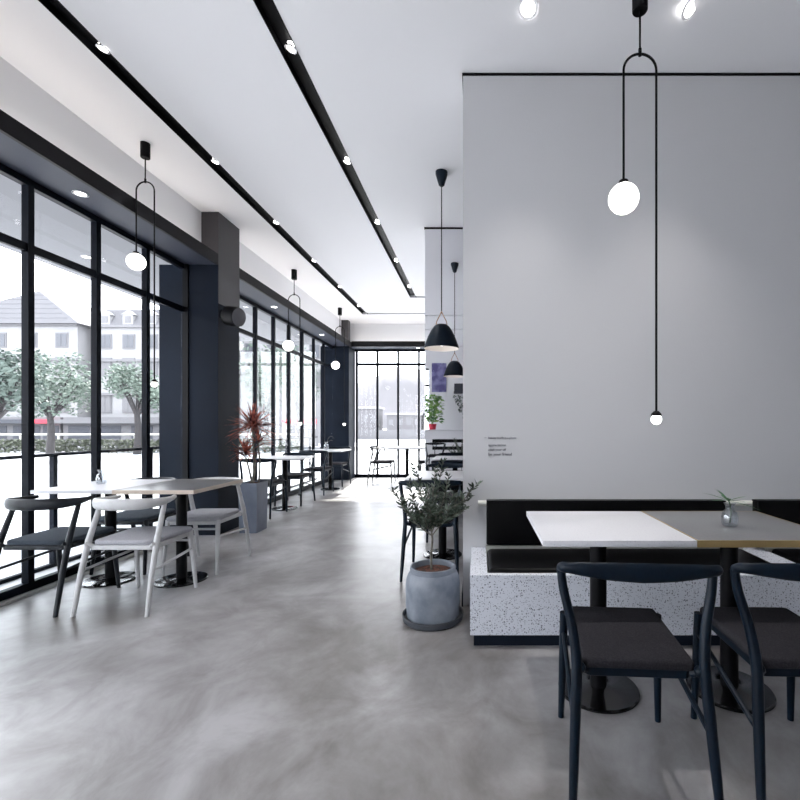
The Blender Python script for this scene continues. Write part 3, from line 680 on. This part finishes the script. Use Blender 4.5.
def leafcloud(bm, c, rad, n, l, rng):
    for i in range(n):
        while True:
            v = Vector((rng.uniform(-1, 1), rng.uniform(-1, 1), rng.uniform(-1, 1)))
            if .25 < v.length < 1: break
        p = Vector(c)+Vector((v.x*rad[0], v.y*rad[1], v.z*rad[2]))
        d = Vector((rng.uniform(-1, 1), rng.uniform(-1, 1), rng.uniform(-.6, .6))).normalized()
        s = d.cross(Vector((rng.uniform(-1, 1), rng.uniform(-1, 1), rng.uniform(-1, 1)))).normalized()
        q = [bm.verts.new(p-d*l), bm.verts.new(p+s*l*.5), bm.verts.new(p+d*l), bm.verts.new(p-s*l*.5)]
        bm.faces.new(q)
def tree(name, label, x, y, trunk_h, top, rad, leafm, group, seed, n=1500, l=.10):
    rng = random.Random(seed)
    t = empty(name, (x, y, -.13)); tag(t, label, 'tree', group)
    bm = bmesh.new(); tube(bm, spline([(0, 0, 0), (.05, 0, trunk_h*.6), (0, 0, trunk_h)]), [.16, .13, .11], 8)
    bl = bmesh.new(); blobs = []
    for k in range(9):
        a = 2*PI*k/9+rng.uniform(-.3, .3); rr = rad*rng.uniform(.35, .75); z = trunk_h+(top-trunk_h)*rng.uniform(.3, .85)
        tip = Vector((rr*math.cos(a), rr*math.sin(a), z)); blobs.append(tip)
        tube(bm, spline([(0, 0, trunk_h*.95), tip*.5+Vector((0, 0, trunk_h*.5)), tip]), [.08, .05, .02], 6)
    blobs.append(Vector((0, 0, top-(top-trunk_h)*.3)))
    for b in blobs: leafcloud(bl, b, (rad*.48, rad*.48, (top-trunk_h)*.34), n//len(blobs), l, rng)
    link('trunk', bm, 'treebark', t); link('foliage', bl, leafm, t, smooth=False, recalc=False)
    return t
def at(px, y): return (px-478)/450*y
tg = 'street trees outside'
tree('street_tree', 'spreading green tree outside, in the second left pane, above the red sign', at(50, 20), 20, 1.75, 4.4, 1.75, 'treeleaf', tg, 1, 2600)
tree('street_tree', 'dark leafy tree at the left edge of the view outside', at(-8, 14), 14, 1.5, 3.8, 1.15, 'treedark', tg, 2, 2200)
tree('street_tree', 'green tree outside in the third left pane', at(137, 21), 21, 1.9, 4.1, 1.2, 'treeleaf', tg, 3, 1800)
tree('street_tree', 'green tree outside, right behind the red spiky plant', at(266, 24), 24, 1.8, 5.8, 1.3, 'treeleaf', tg, 5, 1600)
tree('street_tree', 'green tree outside, behind the middle arch pendant', at(299, 27.5), 27.5, 1.8, 6.0, 1.35, 'treeleaf', tg, 6, 1500)

bm = bmesh.new(); rng = random.Random(9)
for i in range(9000):
    p = Vector((rng.uniform(-45, -9), 22.6+rng.uniform(-.5, .5), -.1+rng.uniform(0, .62)))
    d = Vector((rng.uniform(-1, 1), rng.uniform(-1, 1), rng.uniform(-1, 1))).normalized(); s = d.cross(Vector((0, .3, 1))).normalized(); l = .10
    bm.faces.new([bm.verts.new(p-d*l), bm.verts.new(p+s*l*.6), bm.verts.new(p+d*l), bm.verts.new(p-s*l*.6)])
o = link('hedge', bm, 'hedge', None, smooth=False, recalc=False); tag(o, 'low clipped hedge at the edge of the pale terrace outside', 'hedge')
# street rail
t = empty('street_railing', (-28, 23.6, -.13)); tag(t, 'pale street railing behind the hedge outside', 'railing')
for x in range(-18, 19, 2): pbox('post', 'steel', t, x-.03, x+.03, -.03, .03, 0, .9)
bm = bmesh.new(); tube(bm, [(-18.5, 0, .88), (18.5, 0, .88)], .06, 8); link('top_rail', bm, 'steel', t)

def facade(name, label, x0, x1, y, H, rows, cols, roofk, wmat='wglass', dp=8):
    t = empty(name, ((x0+x1)/2, y, -.13)); tag(t, label, 'building', 'pale buildings across the street')
    w = (x1-x0)/2
    pbox('wall', 'facade', t, -w, w, 0, dp, 0, H)
    for z in (H-.12, H*.70, H*.42): pbox('cornice', 'facade2', t, -w-.1, w+.1, -.18, .0, z, z+.16)
    for rz, hh, mt in rows:
        for c in range(cols):
            cx = -w+(c+.5)*2*w/cols
            f = pbox('window', 'facade2', t, cx-.42, cx+.42, -.05, .03, rz, rz+hh)
            pbox('pane', mt, f, cx-.34, cx-.02, -.07, -.04, rz+.08, rz+hh-.08); pbox('pane', mt, f, cx+.02, cx+.34, -.07, -.04, rz+.08, rz+hh-.08)
    bm = bmesh.new()
    if roofk[0] == 'gable':
        ax, rh = roofk[1], roofk[2]
        a = [bm.verts.new(v) for v in ((-w-.4, -.4, H), (w+.4, -.4, H), (ax, 2.2, H+rh), (-w-.4, 8, H), (w+.4, 8, H), (ax, 6, H+rh))]
        for f in ((0, 1, 2), (3, 5, 4), (0, 2, 5, 3), (1, 4, 5, 2), (0, 3, 4, 1)): bm.faces.new([a[i] for i in f])
        for k in range(1, 7):
            z = k/7; box(bm, -w*(1-z)+ax*z, w*(1-z)+ax*z, -.42+2.6*z, -.36+2.6*z, H+rh*z-.03, H+rh*z+.03)
    else:
        rh = roofk[1]
        frustum(bm, 2*w+.3, dp+.3, H, 2*w-.6, dp-1, H+rh); bmesh.ops.translate(bm, vec=(0, dp/2, 0), verts=bm.verts)
    link('roof', bm, 'roof', t, smooth=False)
    if roofk[0] == 'mansard':
        for c in range(cols):
            cx = -w+(c+.5)*2*w/cols; bm = bmesh.new(); box(bm, cx-.35, cx+.35, -.1, .9, H+.1, H+.75)
            a = [bm.verts.new(v) for v in ((cx-.45, -.14, H+.75), (cx+.45, -.14, H+.75), (cx, -.14, H+1.05), (cx-.45, .9, H+.75), (cx+.45, .9, H+.75), (cx, .9, H+1.05))]
            for f in ((0, 1, 2), (3, 5, 4), (0, 2, 5, 3), (1, 4, 5, 2), (0, 3, 4, 1)): bm.faces.new([a[i] for i in f])
            dm = link('dormer', bm, 'facade', t, smooth=False); pbox('pane', mt, dm, cx-.2, cx+.2, -.12, -.09, H+.2, H+.65)
    return t
rows = [(6.55, 1.0, 'wglass'), (4.7, 1.25, 'facade2'), (2.2, 1.3, 'facade2')]
facade('building', 'pale building with a broad gabled roof in the two nearest left panes', -37, -26.7, 30, 8.1, rows, 5, ('gable', .45, 2.9))
facade('building', 'pale building with dormers left of the navy pillar', -26, -18.2, 30.5, 8.1, rows, 5, ('mansard', 1.25))
facade('building', 'pale tall building seen through the windows past the pillar', -18, -9.9, 34, 12.5, [(10.4, 1.1, 'wglass'), (8.4, 1.1, 'facade2'), (6.4, 1.2, 'wglass'), (4.2, 1.2, 'facade2')], 5, ('mansard', 1.0), dp=3)
# shop fronts
def shop(label, x0, x1, sign):
    t = empty('shop_front', ((x0+x1)/2, 29.3, -.13)); tag(t, label, 'shop front', 'street shop fronts')
    w = (x1-x0)/2
    pbox('wall', 'facade2', t, -w, w, 0, .6, 0, 1.9); pbox('awning', sign, t, -w-.1, w+.1, -.6, .0, 1.5, 1.75)
    n = max(3, int(w*1.1))
    for k in range(n):
        cx = -w+(k+.5)*2*w/n; pbox('window', 'shopdark', t, cx-.35*w/n*1.9, cx+.35*w/n*1.9, -.03, .01, .5, 1.35)
shop('low dark shop front outside at the left edge', -33, -29.2, 'shopdark')
shop('low shop front with a red sign outside under the spreading tree', -29, -27.2, 'red')
shop('low pale shop front outside with a grey awning, seen left of the navy pillar', -27, -18.8, 'facade2')
shop('low shop front with a red board outside, seen past the middle arch pendant', -12.4, -10.6, 'red')
# far hill
bm = bmesh.new(); n = 40; ys_ = 300
grid = []
for j in range(5):
    row = []
    for i in range(n+1):
        x = -260+i*300/n
        h = 30*math.exp(-((x+48)/34)**2)+17*math.exp(-((x+120)/45)**2)+14*math.exp(-((x-10)/30)**2)+9+1.2*math.sin(x*.31)+.7*math.sin(x*.83)
        row.append(bm.verts.new((x, ys_+(j-2)*25, max(0, h*(1-((j-2)/2)**2))-.3)))
    grid.append(row)
for j in range(4):
    for i in range(n): bm.faces.new((grid[j][i], grid[j][i+1], grid[j+1][i+1], grid[j+1][i]))
o = link('hill', bm, 'hill'); struct(o, 'hazy pale hill beyond the far windows')
# low buildings before the hill
for i, (x, w, h, lb) in enumerate(((-22, 6, 4.6, 'hazy low building far outside, left of the far table'), (-14, 6.5, 3.4, 'hazy low building far outside, above the far table'), (-6.5, 7, 5.2, 'hazy low building far outside, beside the mirrored wall'))):
    t = empty('low_building', (x, 85, -.13)); tag(t, lb, 'building', 'hazy low buildings beyond the far windows')
    pbox('wall', 'hill', t, -w/2, w/2, 0, 5, 0, h); pbox('roof', 'facade', t, -w/2-.3, w/2+.3, -.3, 5.3, h, h+.4)
    for k in range(4): pbox('window', 'facade2', t, -w/2+w*(k+.5)/4-.4, -w/2+w*(k+.5)/4+.4, -.05, .02, h*.45, h*.75)
bm = bmesh.new(); box(bm, -22, 10, 45, 45.4, -.13, .8); o = link('garden_wall', bm, 'facade2'); tag(o, 'low grey wall outside the far windows', 'wall')

# ------------------------------------------------------------------ light
w = bpy.data.worlds.new('World'); S.world = w; w.use_nodes = True
bg = w.node_tree.nodes['Background']; bg.inputs[0].default_value = (.93, .95, 1.0, 1); bg.inputs[1].default_value = 4.6
sl = bpy.data.lights.new('sun', 'SUN'); sl.energy = 9; sl.angle = .03; sl.color = (1, .96, .9)
so = bpy.data.objects.new('sun', sl); COL.objects.link(so)
so.rotation_euler = Vector((-.10, 1.0, .88)).to_track_quat('Z', 'Y').to_euler()
def spotl(loc, to, power, ang=1.3, blend=.8, col=(1, .95, .88), rad=.04):
    l = bpy.data.lights.new('spot', 'SPOT'); l.energy = power; l.spot_size = ang; l.spot_blend = blend; l.color = col; l.shadow_soft_size = rad
    o = bpy.data.objects.new('spot', l); COL.objects.link(o); o.location = loc
    o.rotation_euler = (Vector(loc)-Vector(to)).to_track_quat('Z', 'Y').to_euler()
for x, tx in ((.28, .28), (1.19, 1.25)): spotl((x, 2.50, CH-.05), (tx, 2.2, 0), 75, 1.3, 1.0, (1, .96, .92), .03)
for i in range(-2, 6): spotl((-2.335, 2.8+1.2*i, CH-.03), (-2.2, 2.8+1.2*i, 0), 16, 1.5)
for i in range(-1, 5): spotl((-1.165, 2.8+1.2*i, CH-.03), (-1.0, 2.8+1.2*i, 0), 16, 1.5)

# ------------------------------------------------------------------ camera
cd = bpy.data.cameras.new('camera'); co = bpy.data.objects.new('camera', cd); COL.objects.link(co)
co.location = (0, 0, 1.2); co.rotation_euler = (PI/2, 0, 0)
cd.sensor_width = 36; cd.lens = 36*450/800; cd.shift_x = -78/800; cd.shift_y = 26/800; cd.clip_start = .05; cd.clip_end = 1000
S.camera = co
S.view_settings.view_transform = 'Standard'; S.view_settings.look = 'None'; S.view_settings.gamma = 1; S.view_settings.use_curve_mapping = False
S.view_settings.exposure = 0.50
S.cycles.use_denoising = True
S.cycles.diffuse_bounces = 6; S.cycles.max_bounces = 14; S.cycles.transparent_max_bounces = 24
S.cycles.sample_clamp_indirect = 3; S.cycles.blur_glossy = 1.0
